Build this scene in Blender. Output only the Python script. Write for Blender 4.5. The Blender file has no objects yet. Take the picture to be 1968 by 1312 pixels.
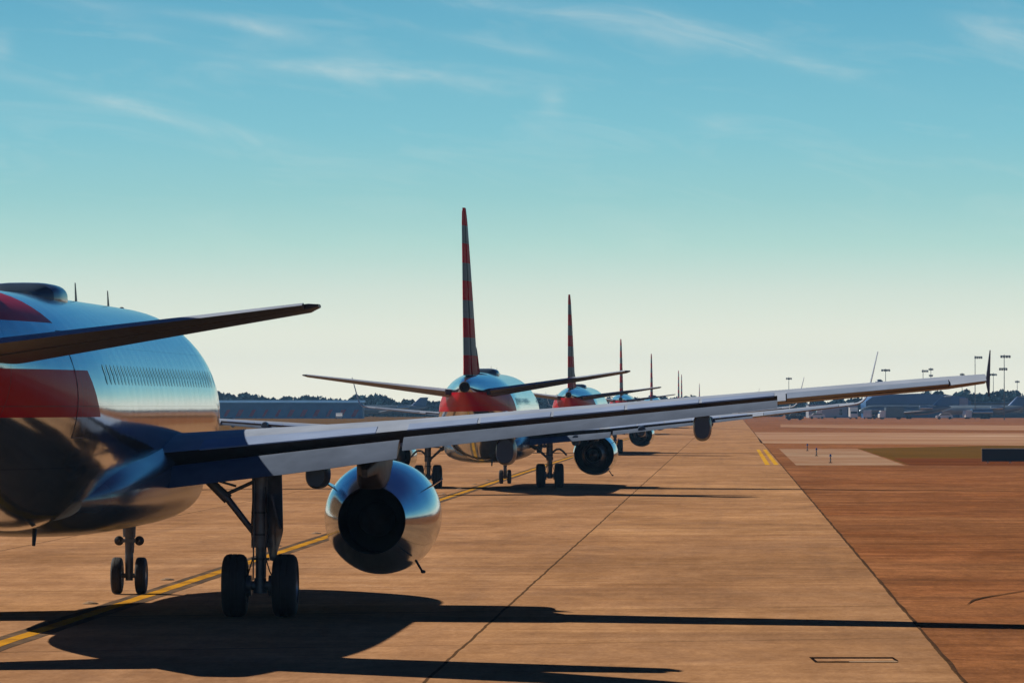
import bpy, math, random
from mathutils import Vector, Matrix
random.seed(7)
R = math.radians
sc = bpy.context.scene
COL = sc.collection

# ------------------------------------------------------------------ helpers
def tag(o, label=None, cat=None, group=None, kind=None):
    if label: o['label'] = label
    if cat: o['category'] = cat
    if group: o['group'] = group
    if kind: o['kind'] = kind
    return o

class MB:
    def __init__(s): s.v = []; s.f = []; s.m = []; s.mats = []
    def mat(s, m):
        if m not in s.mats: s.mats.append(m)
        return s.mats.index(m)
    def add(s, vs, fs, m):
        b = len(s.v); k = s.mat(m); s.v += [tuple(p) for p in vs]
        for f in fs: s.f.append([i + b for i in f]); s.m.append(k)
    def loft(s, rings, m, cap0=True, cap1=True, closed=True):
        n = len(rings[0]); vs = [p for r in rings for p in r]; fs = []
        for i in range(len(rings) - 1):
            for j in range(n if closed else n - 1):
                k = (j + 1) % n
                fs.append([i*n + j, i*n + k, (i+1)*n + k, (i+1)*n + j])
        cf = []
        if cap0: cf.append(list(range(n))[::-1])
        if cap1: cf.append([(len(rings)-1)*n + j for j in range(n)])
        if isinstance(m, tuple):          # (upper skin, lower skin, closing face)
            h = n//2; b0 = len(s.v); ks = [s.mat(q) for q in m]; s.v += [tuple(p) for p in vs]
            for f in fs:
                j = min(f[0] % n, 10**9); k = ks[2] if j == n-1 else (ks[0] if j < h else ks[1])
                s.f.append([i + b0 for i in f]); s.m.append(k)
            for f in cf: s.f.append([i + b0 for i in f]); s.m.append(ks[2])
            return
        s.add(vs, fs + cf, m)
    def tube(s, a, b, r0, r1=None, m=None, n=12):
        a = Vector(a); b = Vector(b); r1 = r0 if r1 is None else r1
        d = (b - a).normalized(); u = d.orthogonal().normalized(); w = d.cross(u)
        rings = [[p + (u*math.cos(t) + w*math.sin(t))*r for t in [2*math.pi*i/n for i in range(n)]] for p, r in ((a, r0), (b, r1))]
        s.loft(rings, m)
    def box(s, c, d, m, rot=None, bev=0):
        c = Vector(c); x, y, z = [k/2 for k in d]
        vs = [Vector((i, j, k)) for i in (-x, x) for j in (-y, y) for k in (-z, z)]
        if rot: vs = [rot @ p for p in vs]
        s.add([p + c for p in vs], [[0,1,3,2],[4,6,7,5],[0,4,5,1],[2,3,7,6],[0,2,6,4],[1,5,7,3]], m)
    def revolve(s, prof, axis_o, m, n=48, cap0=False, cap1=False, sz=1.0, mfun=None):
        # profile of (y, r) about the Y axis through axis_o
        ox, oy, oz = axis_o
        rings = [[(ox + r*math.cos(2*math.pi*i/n), oy + y, oz + sz*r*math.sin(2*math.pi*i/n)) for i in range(n)] for y, r in prof]
        s.loft(rings, m, cap0, cap1)
    def build(s, name, parent=None, smooth=True, angle=35):
        me = bpy.data.meshes.new(name); me.from_pydata(s.v, [], s.f)
        for m in s.mats: me.materials.append(m)
        me.polygons.foreach_set('material_index', s.m)
        me.polygons.foreach_set('use_smooth', [smooth]*len(s.f))
        me.update()
        import bmesh
        bm = bmesh.new(); bm.from_mesh(me)
        bmesh.ops.recalc_face_normals(bm, faces=bm.faces)
        if smooth:
            for e in bm.edges:
                if len(e.link_faces) == 2 and e.calc_face_angle(0) > R(angle): e.smooth = False
        bm.to_mesh(me); bm.free()
        o = bpy.data.objects.new(name, me); COL.objects.link(o)
        if parent: o.parent = parent
        return o

def empty(name, loc=(0,0,0), rot=(0,0,0)):
    o = bpy.data.objects.new(name, None); COL.objects.link(o)
    o.empty_display_size = .5; o.location = loc; o.rotation_euler = rot
    return o

def copy_tree(o, parent=None, skip=()):
    c = o.copy(); COL.objects.link(c)
    if parent: c.parent = parent
    for ch in [x for x in list(bpy.data.objects) if x.parent == o]:
        if ch.name.split('.')[0] in skip: continue
        copy_tree(ch, c, skip)
    return c

# ------------------------------------------------------------------ materials
class NT:
    def __init__(s, name):
        s.m = bpy.data.materials.new(name); s.m.use_nodes = True
        s.t = s.m.node_tree; s.b = s.t.nodes['Principled BSDF']
    def n(s, typ, **k):
        nd = s.t.nodes.new(typ)
        for a, v in k.items():
            if a.startswith('i_'): nd.inputs[a[2:].replace('_', ' ')].default_value = v
            else: setattr(nd, a, v)
        return nd
    def l(s, a, b): s.t.links.new(a, b)
    def math(s, op, a, b=None, c=None, clamp=False):
        nd = s.t.nodes.new('ShaderNodeMath'); nd.operation = op; nd.use_clamp = clamp
        for i, v in enumerate((a, b, c)):
            if v is None: continue
            if isinstance(v, (int, float)): nd.inputs[i].default_value = v
            else: s.l(v, nd.inputs[i])
        return nd.outputs[0]
    def mix(s, f, a, b, blend='MIX'):
        nd = s.t.nodes.new('ShaderNodeMix'); nd.data_type = 'RGBA'; nd.blend_type = blend
        for i, v in ((0, f), (6, a), (7, b)):
            if isinstance(v, (int, float)): nd.inputs[i].default_value = v
            elif isinstance(v, tuple): nd.inputs[i].default_value = (*v[:3], 1)
            else: s.l(v, nd.inputs[i])
        return nd.outputs[2]
    def noise(s, scale, vec=None, detail=4, rough=.55, dist=0):
        nd = s.n('ShaderNodeTexNoise'); nd.inputs['Scale'].default_value = scale
        nd.inputs['Detail'].default_value = detail; nd.inputs['Roughness'].default_value = rough
        nd.inputs['Distortion'].default_value = dist
        if vec: s.l(vec, nd.inputs['Vector'])
        return nd.outputs[0]
    def ramp(s, f, stops):
        nd = s.n('ShaderNodeValToRGB'); e = nd.color_ramp.elements
        while len(e) < len(stops): e.new(.5)
        for i, (p, c) in enumerate(stops):
            e[i].position = p; e[i].color = (*c, 1) if len(c) == 3 else c
        s.l(f, nd.inputs[0]); return nd.outputs[0]
    def mapr(s, f, a, b, c=0, d=1):
        nd = s.n('ShaderNodeMapRange'); s.l(f, nd.inputs[0])
        for i, v in enumerate((a, b, c, d)): nd.inputs[i+1].default_value = v
        return nd.outputs[0]
    def bump(s, h, strength=.2, dist=.02):
        nd = s.n('ShaderNodeBump'); nd.inputs['Strength'].default_value = strength; nd.inputs['Distance'].default_value = dist
        s.l(h, nd.inputs['Height']); s.l(nd.outputs[0], s.b.inputs['Normal'])

def simple(name, col, rough=.5, metal=0, nscale=6, var=.15, coat=0, spec=.5):
    t = NT(name); tc = t.n('ShaderNodeTexCoord').outputs['Object']
    nz = t.noise(nscale, tc)
    a = tuple(c*(1-var) for c in col); b = tuple(min(1, c*(1+var)) for c in col)
    t.l(t.ramp(nz, [(.3, a), (.7, b)]), t.b.inputs['Base Color'])
    t.b.inputs['Roughness'].default_value = rough; t.b.inputs['Metallic'].default_value = metal
    t.b.inputs['Coat Weight'].default_value = coat
    t.b.inputs['Specular IOR Level'].default_value = spec
    return t.m

SILVER = (.33, .415, .48)
def livery(name, z0, period, frac, yf, zf, slope, silver=SILVER, metal=.88, spec=.5):
    """silver paint with the red bands of the tail, bands follow height z, ending on a slanted front edge"""
    t = NT(name); tc = t.n('ShaderNodeTexCoord').outputs['Object']
    sp = t.n('ShaderNodeSeparateXYZ'); t.l(tc, sp.inputs[0]); X, Y, Z = sp.outputs
    fr = t.math('FRACT', t.math('DIVIDE', t.math('SUBTRACT', Z, z0 - 40*period), period))
    band = t.math('LESS_THAN', fr, frac)
    lim = t.math('SUBTRACT', yf, t.math('MULTIPLY', t.math('SUBTRACT', Z, zf), slope))
    aft = t.math('LESS_THAN', Y, lim)
    low = t.math('GREATER_THAN', Z, z0 - .06)
    msk = t.math('MULTIPLY', t.math('MULTIPLY', band, aft), low)
    # panel seams
    def seam(v, per, w, off=0.0):
        f = t.math('FRACT', t.math('DIVIDE', t.math('ADD', v, 100 + off), per))
        return t.math('LESS_THAN', f, w/per)
    sm = t.math('MAXIMUM', t.math('MAXIMUM', seam(Y, 4.27, .022, .6), seam(Z, 1.02, .016, .17)), t.math('MULTIPLY', seam(Y, 1.067, .014, .3), .25))
    drt = t.n('ShaderNodeMapping'); t.l(tc, drt.inputs[0]); drt.inputs['Scale'].default_value = (1.5, .35, 2.2)
    dn = t.noise(1.4, drt.outputs[0], 7, .7, .5)
    nz = t.noise(.9, tc, 5); nz2 = t.noise(9, tc, 3)
    base = t.mix(t.mapr(nz, .3, .7), tuple(c*.9 for c in silver), tuple(c*1.08 for c in silver))
    base = t.mix(t.mapr(dn, .50, .72, 0, .30), base, (.13, .14, .14))
    col = t.mix(msk, base, (.38, .002, .013))
    col = t.mix(t.math('MULTIPLY', sm, .7), col, (.05, .055, .06))
    t.l(col, t.b.inputs['Base Color'])
    t.l(t.mapr(msk, 0, 1, metal, .0), t.b.inputs['Metallic'])
    t.l(t.math('ADD', t.math('ADD', t.math('MULTIPLY', nz2, .06), .10 if metal > .5 else .4), t.math('MULTIPLY', msk, .22)), t.b.inputs['Roughness'])
    t.l(t.mapr(msk, 0, 1, spec, .02), t.b.inputs['Specular IOR Level']); t.l(t.mapr(msk, 0, 1, .35 if metal > .5 else .0, .04), t.b.inputs['Coat Weight']); t.b.inputs['Coat Roughness'].default_value = .06
    # faint quilting of the skin between frames
    w = t.n('ShaderNodeTexWave'); w.wave_type = 'BANDS'; w.bands_direction = 'Y'
    w.inputs['Scale'].default_value = .3; t.l(tc, w.inputs['Vector'])
    h = t.math('ADD', t.math('MULTIPLY', w.outputs['Fac'], .35), t.noise(1.6, tc, 2))
    t.bump(h, .35, .010)
    return t.m

M = {}
M['liveryA'] = livery('silver_red_paint_narrow', 3.70, 1.55, .50, -9.7, 4.1, 1.1)
M['liveryB'] = livery('silver_red_paint_tail', 3.62, 1.62, .52, -9.5, 3.9, 1.1)
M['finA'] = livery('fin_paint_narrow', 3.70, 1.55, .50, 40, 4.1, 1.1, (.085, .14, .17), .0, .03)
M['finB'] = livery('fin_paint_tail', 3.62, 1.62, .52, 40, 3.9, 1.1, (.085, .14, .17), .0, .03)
M['silver'] = simple('silver_paint', (.30, .38, .45), .16, .85, 1.5, .08, .3)
M['nacelle'] = simple('nacelle_paint', (.36, .46, .54), .14, .85, 2.0, .10, .3)
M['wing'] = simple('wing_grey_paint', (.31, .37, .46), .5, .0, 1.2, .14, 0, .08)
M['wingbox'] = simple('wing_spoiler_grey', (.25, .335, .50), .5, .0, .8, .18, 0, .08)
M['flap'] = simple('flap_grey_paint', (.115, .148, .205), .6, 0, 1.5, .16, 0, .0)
M['flapedge'] = simple('flap_nose_sunlit', (.36, .39, .44), .5, .0, 1.5, .2, 0, .05)  # sunlit flap edge put into a brighter colour
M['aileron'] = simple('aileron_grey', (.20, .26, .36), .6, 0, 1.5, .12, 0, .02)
M['under'] = simple('wing_underside_shade', (.045, .052, .066), .45, .1, 1.0, .12)  # shade below wings and tailplane put into a darker colour
M['pylon'] = simple('pylon_heat_stained', (.10,.085,.07), .5, .1, 3, .35, 0, .1)
M['belly'] = simple('belly_shade_tone', (.13, .17, .21), .24, .55, 1.5, .15, .1)  # silver darkened to carry the reflection of shaded ground
M['fairing'] = simple('fairing_grey_paint', (.05, .075, .115), .35, .1, 1.5, .15, 0, .25)
M['cove'] = simple('cove_dark', (.035, .035, .04), .8, 0)
M['dark'] = simple('dark_metal', (.03, .032, .036), .45, .4)
M['soot'] = simple('exhaust_soot', (.012, .012, .013), .8, .2)
M['tyre'] = simple('tyre_rubber', (.016, .016, .018), .75, 0, 12)
M['hub'] = simple('wheel_hub', (.28, .28, .30), .4, .6)
M['gear'] = simple('gear_grey_paint', (.10, .105, .115), .4, .3)
M['door'] = simple('gear_door_paint', (.20, .22, .25), .18, .6)
M['glass'] = simple('window_glass', (.015, .02, .03), .08, 0, 3, .1, .5)
M['dome'] = simple('dome_blue_grey', (.045, .075, .12), .3, .1, 2, .1, .3)
M['lamp'] = simple('lamp_lens', (.8, .82, .8), .1, .8)
M['yellow'] = None

# ------------------------------------------------------------------ aircraft
def airfoil(c, t, cut_u=1.0, cut_l=1.0, n=14, camber=.018):
    """ring of (x aft, z up): upper cut -> LE -> lower cut"""
    def yt(x): return 5*t*(.2969*math.sqrt(x) - .126*x - .3516*x*x + .2843*x**3 - .1030*x**4)
    def yc(x): return camber*4*x*(1-x)*(.6 + .8*x)
    up = []; lo = []
    for i in range(n + 1):
        s = .5*(1 - math.cos(math.pi*i/n))
        up.append((s*cut_u, yc(s*cut_u) + yt(s*cut_u) + .001)); lo.append((s*cut_l, yc(s*cut_l) - yt(s*cut_l) - .001))
    return [(x*c, z*c) for x, z in up[::-1]] + [(x*c, z*c) for x, z in lo[1:]]

def place(sec, L, yLE, z, inc, side):
    """rotate nose-up by inc about 30% chord, put in aircraft axes (y forward)"""
    out = []; cx = 0
    ca, sa = math.cos(inc), math.sin(inc)
    for x, h in sec:
        out.append((side*L, yLE - (x*ca + h*sa), z - x*sa + h*ca))
    return out

def lerp(tab, x):
    if x <= tab[0][0]: return tab[0][1:]
    for a, b in zip(tab, tab[1:]):
        if x <= b[0]:
            k = (x - a[0])/(b[0]-a[0]); return tuple(p + (q-p)*k for p, q in zip(a[1:], b[1:]))
    return tab[-1][1:]

def ring(y, zc, hw, hh, n=64, e=2.0, x0=0.0):
    pts = []
    for i in range(n):
        a = 2*math.pi*i/n; c, s = math.cos(a), math.sin(a)
        pts.append((x0 + hw*math.copysign(abs(c)**(2/e), c), y, zc + hh*math.copysign(abs(s)**(2/e), s)))
    return pts

def smooth_tab(tab, ys):
    """Catmull-Rom through a table keyed on descending y"""
    out = []
    n = len(tab)
    for y in ys:
        for i in range(n-1):
            if tab[i][0] >= y >= tab[i+1][0]: break
        p1, p2 = tab[i], tab[i+1]; p0 = tab[max(i-1, 0)]; p3 = tab[min(i+2, n-1)]
        h = p2[0]-p1[0]; k = (y-p1[0])/h if h else 0
        r = [y]
        for j in range(1, len(p1)):
            d1 = (p2[j]-p0[j])/((p2[0]-p0[0]) or 1)*h; d2 = (p3[j]-p1[j])/((p3[0]-p1[0]) or 1)*h
            k2, k3 = k*k, k*k*k
            r.append((2*k3-3*k2+1)*p1[j] + (k3-2*k2+k)*d1 + (-2*k3+3*k2)*p2[j] + (k3-k2)*d2)
        out.append(r)
    return out

AIRBUS = dict(
    fus=[(17.70,3.22,.02,.02),(17.55,3.23,.32,.30),(17.0,3.28,.74,.70),(16.0,3.40,1.18,1.17),(15,3.52,1.50,1.51),(14,3.62,1.72,1.75),
         (12.5,3.73,1.89,1.95),(11,3.77,1.965,2.05),(9.5,3.78,1.975,2.07),(0,3.78,1.975,2.07),(-6,3.78,1.975,2.07),(-8,3.81,1.95,2.03),(-10,3.90,1.86,1.93),
         (-12,4.06,1.68,1.75),(-14,4.28,1.38,1.49),(-16,4.53,.98,1.15),(-18,4.80,.52,.78),(-19.5,5.0,.26,.45),(-19.86,5.03,.20,.34)],
    livery='liveryA',
    wing=[(1.5,5.95,6.35,2.83,.04,.14),(1.975,5.7,6.1,2.86,.04,.14),(6.4,3.4,3.95,3.34,.036,.12),(13.35,-.22,2.36,4.01,.026,.11),(16.4,-1.81,1.68,4.28,.024,.135),(17.0,-2.2,1.40,4.35,.02,.12)],
    flap=[(2.05,6.36),(6.44,13.3)], ail=(13.45,16.35), wend=17.0,
    tail=[(.3,-13.2,4.6,4.72,.10),(1.0,-13.6,4.15,4.76,.095),(6.05,-16.9,1.55,5.40,.085),(6.22,-17.45,.85,5.42,.06)],
    fin=[(5.2,-11.7,6.2,.10),(5.75,-12.5,5.3,.10),(11.4,-17.4,2.1,.10),(11.76,-17.8,1.65,.09)], dorsal=None,
    eng=(5.75, 1.75), mlg=3.795, nose=12.64, wheelR=.58, wheelW=.44, wsp=.927, nR=.38, nW=.22, nsp=.50,
    ftf=[4.83, 8.35, 11.95], fair=(2.28, 3.62, 1.52), win_z=4.42, win=(-8.2, 11.6, .533))
BOEING = dict(
    fus=[(19.2,2.75,.02,.02),(19.0,2.78,.30,.28),(18.4,2.85,.72,.66),(17.4,3.0,1.15,1.12),(16.4,3.13,1.45,1.46),(15.2,3.26,1.70,1.75),
         (13.8,3.34,1.84,1.95),(12.4,3.36,1.88,2.02),(0,3.36,1.88,2.02),(-5.5,3.36,1.88,2.02),(-8,3.44,1.84,1.94),(-10,3.60,1.70,1.77),
         (-12,3.80,1.48,1.52),(-14,4.03,1.18,1.24),(-16,4.27,.85,.94),(-18,4.50,.50,.62),(-19.4,4.64,.28,.36),(-19.9,4.68,.18,.24)],
    livery='liveryB',
    wing=[(1.4,6.0,7.3,2.32,.035,.13),(1.88,5.6,6.9,2.36,.035,.13),(5.8,3.45,4.4,2.62,.03,.12),(13.0,-.2,2.25,3.30,.02,.11),(16.5,-1.95,1.5,3.66,.015,.11),(17.1,-2.25,1.30,3.73,.015,.10)],
    flap=[(1.95,5.75),(5.85,12.4)], ail=(12.9,16.4), wend=17.1,
    tail=[(.3,-13.2,4.3,4.42,.10),(1.0,-13.7,3.9,4.48,.095),(7.0,-17.5,1.5,5.28,.085),(7.17,-17.95,.9,5.30,.06)],
    fin=[(4.6,-9.8,8.6,.07),(5.3,-12.0,6.2,.075),(12.1,-17.6,2.1,.10),(12.5,-18.0,1.5,.09)], dorsal=(-5.5,-12.2,5.25,6.5),
    eng=(4.83, 1.50), mlg=2.86, nose=15.6, wheelR=.565, wheelW=.42, wsp=.86, nR=.345, nW=.2, nsp=.40,
    ftf=[4.1, 7.2, 10.4], fair=(2.12, 3.15, 1.20), win_z=4.05, win=(-8.5, 13.5, .51))

def wheel(parent, x, y, r, w, wid):
    b = MB(); n = 36
    prof = [(-.5,.56),(-.5,.80),(-.46,.90),(-.36,.975),(-.22,1.0),(-.13,1.0),(-.12,.985),(-.10,.985),(-.09,1.0),(.09,1.0),(.10,.985),(.12,.985),(.13,1.0),(.22,1.0),(.36,.975),(.46,.90),(.5,.80),(.5,.56)]
    rings = [[(x + p*w, y + r*q*math.cos(a), r + r*q*math.sin(a)) for a in [2*math.pi*i/n for i in range(n)]] for p, q in prof]
    b.loft(rings, M['tyre'], False, False)
    o = b.build(wid, parent)
    h = MB()
    for s in (-1, 1):
        rings = [[(x + s*p*w, y + r*q*math.cos(a), r + r*q*math.sin(a)) for a in [2*math.pi*i/n for i in range(n)]] for p, q in [(.48,.57),(.30,.50),(.26,.25),(.42,.20),(.42,.01)]]
        h.loft(rings, M['hub'], False, False)
    # the hub is a look of its own but the tree may only be three deep: join it in
    k = h
    me = MB(); me.mats = [M['tyre'], M['hub']]
    return o, k

def make_wheel(parent, x, y, r, w):
    o, h = wheel(parent, x, y, r, w, 'tyre')
    h.build('wheel_rim', parent)

def airliner(P, name='airliner', full=True, dome=True, flaps=14, seed=1):
    root = empty(name)
    # --- fuselage
    ys = []
    y0, y1 = P['fus'][0][0], P['fus'][-1][0]
    k = 0
    while k < 1:
        ys.append(y0 - (1 - math.cos(k*math.pi/2))*3.0); k += .08
    y = y0 - 3.0
    while y > y1 + .3: ys.append(y); y -= .7
    ys.append(y1)
    b = MB(); b.loft([ring(*r[:4]) for r in smooth_tab(P['fus'], ys)], M[P['livery']])
    b.build('fuselage', root)
    # tail cone outlet
    f = P['fus'][-1]; b = MB(); b.revolve([(.40,f[2]*1.02),(-.02,f[2]*1.35),(-.16,f[2]*1.15),(-.17,f[2]*.8),(-.06,f[2]*.7)], (0,f[0],f[1]), M['soot'], 20, True, True)
    b.build('tail_exhaust', root)
    # --- belly fairing
    hw, zt_, zb_ = P['fair']
    prof = [(8.6,.60,.62,.12),(7.6,.78,.80,.04),(6.4,.92,.94,0),(5.0,1.0,1.0,0),(3,1.0,.97,0),(1,.965,.90,0),(-1.0,.93,.84,0),(-3.0,.90,.80,.02),(-5,.84,.72,.08),(-6.2,.72,.62,.2),(-7.2,.50,.48,.4)]
    b = MB(); rr = []
    for y, k1, k2, k3 in smooth_tab(prof, [8.6-.5*i for i in range(32)]):
        top = zb_ + (zt_-zb_)*k2; bot = zb_ + k3; rr.append(ring(y, (top+bot)/2, hw*k1, (top-bot)/2, 56, 2.5))
    b.loft(rr, M['belly'])
    b.build('belly_fairing', root)
    # --- cockpit windows
    for s in (-1, 1):
        for (ya, yb, za, zb) in ((P['fus'][0][0]-1.9, P['fus'][0][0]-2.6, .55, 1.0), (P['fus'][0][0]-2.7, P['fus'][0][0]-3.3, .55, 1.0)):
            q = []; b = MB()
            for yy, zz in ((ya, za), (yb, za), (yb, zb), (ya, zb)):
                r_ = smooth_tab(P['fus'], [yy])[0]; z = min(zz, r_[3]*.93)
                x = r_[2]*math.sqrt(max(0, 1-(z/r_[3])**2)) + .012
                q.append((s*x, yy, r_[1] + z))
            b.add(q, [[0,1,2,3]], M['glass'])
            b.build('cockpit_window', root, smooth=False)
    # --- wings
    def wsec(L, side, cu, cl):
        yle, c, z, inc, t = lerp(P['wing'], L)
        return place(airfoil(c, t, cu, cl), L, yle, z + c*math.sin(inc)*.3 + .0, inc, side)
    for side in (1, -1):
        b = MB()
        fl = P['flap']; a0, a1 = P['ail']
        Ls = [P['wing'][0][0]] + [fl[0][0] + (fl[1][1]-fl[0][0])*i/16 for i in range(17)]
        Ls += [P['wing'][2][0]]; Ls = sorted(set(Ls))
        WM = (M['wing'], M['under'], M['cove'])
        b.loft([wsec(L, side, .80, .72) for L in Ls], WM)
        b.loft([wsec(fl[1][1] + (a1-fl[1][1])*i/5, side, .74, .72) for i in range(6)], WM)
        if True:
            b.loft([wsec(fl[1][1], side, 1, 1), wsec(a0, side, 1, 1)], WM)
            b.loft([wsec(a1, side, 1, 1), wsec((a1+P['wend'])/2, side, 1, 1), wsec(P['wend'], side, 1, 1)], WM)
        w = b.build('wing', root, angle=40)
        # spoilers: thin panels lying on the upper surface just ahead of the flap
        if full:
            spans = [(2.6,5.9)] + [(6.5+1.36*i, 6.5+1.36*i+1.30) for i in range(5)]
            if P is BOEING: spans = [(2.4,5.2)] + [(5.7+1.3*i, 5.7+1.3*i+1.24) for i in range(5)]
            for (La, Lb) in spans:
                sb = MB(); rr = []
                for L in (La, (La+Lb)/2, Lb):
                    yle, c, z, inc, t = lerp(P['wing'], L)
                    pts = airfoil(c, t, 1, 1, 40)[:41]
                    up = [p for p in pts if .635*c <= p[0] <= .80*c + .012]
                    up = [(p[0], p[1]) for p in up]
                    # resample 6 points
                    xs = [c*(.64 + (.803-.64)*i/5) for i in range(6)]
                    def hz(x):
                        for p, q in zip(pts, pts[1:]):
                            if q[0] <= x <= p[0]: return q[1] + (p[1]-q[1])*(x-q[0])/(p[0]-q[0])
                        return pts[0][1]
                    top = [(x, hz(x) + .010) for x in xs]; bot = [(x, hz(x) - .012) for x in xs[::-1]]
                    rr.append(place(top + bot, L, yle, z + c*math.sin(inc)*.3, inc, side))
                sb.loft(rr, M['wingbox']); sb.build('spoiler', w)
        # flaps
        for (La, Lb) in fl:
            fb = MB(); rr = []
            for i in range(7):
                L = La + (Lb-La)*i/6
                yle, c, z, inc, t = lerp(P['wing'], L)
                zz = z + c*math.sin(inc)*.3
                xf = .80*c; fc = .205*c - .03
                if L < P['wing'][2][0]: fc = min(fc + .30, 1.25)
                ph = inc + R(flaps)
                hz = .006*c - .02 - (.05 if L < P['wing'][2][0] else 0)
                px = yle - (xf*math.cos(inc)); pz = zz - xf*math.sin(inc) + hz
                rr.append(place(airfoil(fc, .17, 1, 1, 12, .02), L, px, pz, ph, side))
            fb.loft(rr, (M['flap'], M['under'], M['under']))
            # sunlit nose strip, put in by colour: the first quarter of the upper skin
            n_ = len(rr[0]); h_ = n_//2; kx = fb.mat(M['flapedge'])
            for q_, f_ in enumerate(fb.f[:(len(rr)-1)*n_]):
                if h_*.72 < (f_[0] % n_) < h_: fb.m[q_] = kx
            fb.build('flap', root)
        # aileron
        ab = MB(); rr = []
        for i in range(4):
            L = a0+.02 + (a1-a0-.04)*i/3
            yle, c, z, inc, t = lerp(P['wing'], L); zz = z + c*math.sin(inc)*.3
            xf = .73*c; px = yle - xf*math.cos(inc); pz = zz - xf*math.sin(inc) + .027*c
            rr.append(place(airfoil(.29*c, .22, 1, 1, 10, .0), L, px, pz + (.0 if P is AIRBUS else 0), inc + R(2.0 if P is AIRBUS else 5), side))
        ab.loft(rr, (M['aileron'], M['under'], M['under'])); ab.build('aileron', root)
        # flap track fairings
        for L in P['ftf']:
            yle, c, z, inc, t = lerp(P['wing'], L); zz = z + c*math.sin(inc)*.3
            cb = MB(); rr = []; yt_ = yle - .80*c; y_end = yt_ - .15*c; y_st = yle - .45*c
            for i in range(15):
                k = i/14; yy = y_st + (y_end-y_st)*k
                s = math.sin(math.pi*min(1, .05 + k*.95)**.85) if k < .6 else math.sqrt(max(0.004, 1-((k-.6)/.4)**3.2))*.98
                s = max(s, .08)
                if k < .6: s = math.sin(math.pi/2*(k/.6)*.95+.08)
                zb = (1.75 if P is AIRBUS else 1.42) + .125*L; hz = zb + .265
                if k > .6: s = .80 + .20*s
                rr.append(ring(yy, hz, (.235-.0055*L)*s, .265*s, 24, 2.4, side*L))
            cb.loft(rr, M['fairing']); cb.build('flap_track_fairing', root)
        # tip devices
        yle, c, z, inc, t = lerp(P['wing'], P['wend'])
        if P is AIRBUS:
            tb = MB(); sx = side*(P['wend'] - .01)
            out = [(yle-1.24, z-.02),(yle-1.27, z+.10),(yle-1.33,z+.52),(yle-1.38,z+.52),(yle-1.45,z+.02),(yle-1.42,z-.30),(yle-1.36,z-.30),(yle-1.2,z-.10)]
            lean = lambda zz_: (zz_-z)*.14 if zz_ > z else -(zz_-z)*.22*-1*-1
            tb.loft([[(sx + side*(((zz_-z)*.13) if zz_ > z else (z-zz_)*.16) + dx, yy, zz_) for yy, zz_ in out] for dx in (-.009, .009)], M['flap'])
            tb.build('wingtip_fence', root, smooth=False)
        else:
            tb = MB(); rr = []
            for i in range(13):
                k = i/12; a = min(1, k*2.4)*R(76); 
                # arc then straight
                if k <= .417: x = 1.15*math.sin(a)*.62; h = 1.15*(1-math.cos(a))*.75
                else:
                    kk = (k-.417)/.583; x = 1.15*math.sin(R(76))*.62 + kk*1.75*math.cos(R(76)); h = 1.15*(1-math.cos(R(76)))*.75 + kk*1.75
                ch = c*(1-k*.62) ; sec = airfoil(ch, .09, 1, 1, 8, 0)
                rr.append([(side*(P['wend'] + x - hh_*math.sin(a)), yle - .1 - k*1.45 - xx, z + h + hh_*math.cos(a)) for xx, hh_ in sec])
            tb.loft(rr, M['wing']); tb.build('winglet', root)
        # engine
        eL, eZ = P['eng']; ex = side*eL
        eb = MB()
        if P is AIRBUS:
            prof = [(6.75,.80),(6.90,.86),(6.98,.93),(6.93,1.0),(6.7,1.06),(6.1,1.12),(5.2,1.15),(4.2,1.135),(3.3,1.05),(2.5,.90),(1.9,.755),(1.55,.665)]
            prof = [(a_, r_*.955) for a_, r_ in prof]
            eb.revolve(prof, (ex,0,eZ), M['nacelle'], 64)
            eb.revolve([(1.55,.665*.955),(1.56,.62),(2.4,.66),(4.2,.66)], (ex,0,eZ), M['soot'], 48, False, True)
            eb.revolve([(6.75,.80*.955),(5.9,.76),(5.6,.76)], (ex,0,eZ), M['dark'], 48, False, True)
            nac = eb.build('engine_nacelle', root)
            pb = MB(); pb.revolve([(3.3,.34),(2.4,.30),(1.9,.18),(1.75,.03)], (ex,0,eZ), M['soot'], 32); pb.build('exhaust_cone', nac)
            ybk = .9
        else:
            prof = [(6.95,.78),(7.1,.84),(7.15,.90),(7.1,.97),(6.8,1.03),(6.0,1.07),(5.0,1.06),(4.0,1.02),(3.3,.95)]
            eb.revolve(prof, (ex,0,eZ), M['nacelle'], 56, sz=.95)
            eb.revolve([(3.3,.95),(3.32,.915),(4.4,.90)], (ex,0,eZ), M['soot'], 48, False, True, sz=.95)
            eb.revolve([(6.95,.78),(6.4,.76)], (ex,0,eZ), M['dark'], 48, False, True, sz=.95)
            nac = eb.build('engine_nacelle', root)
            pb = MB(); pb.revolve([(4.4,.62),(3.3,.60),(2.6,.52),(2.1,.42),(2.12,.38),(2.8,.36)], (ex,0,eZ), M['dark'], 36)
            pb.build('core_nozzle', nac)
            pb = MB(); pb.revolve([(2.8,.24),(2.1,.20),(1.6,.10),(1.45,.02)], (ex,0,eZ), M['dark'], 24, True); pb.build('exhaust_cone', nac)
        # pylon
        yle, c, z, inc, t = lerp(P['wing'], eL); zz = z + c*math.sin(inc)*.3
        pb = MB(); rr = []
        ztop_e = eZ + 1.0
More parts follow.
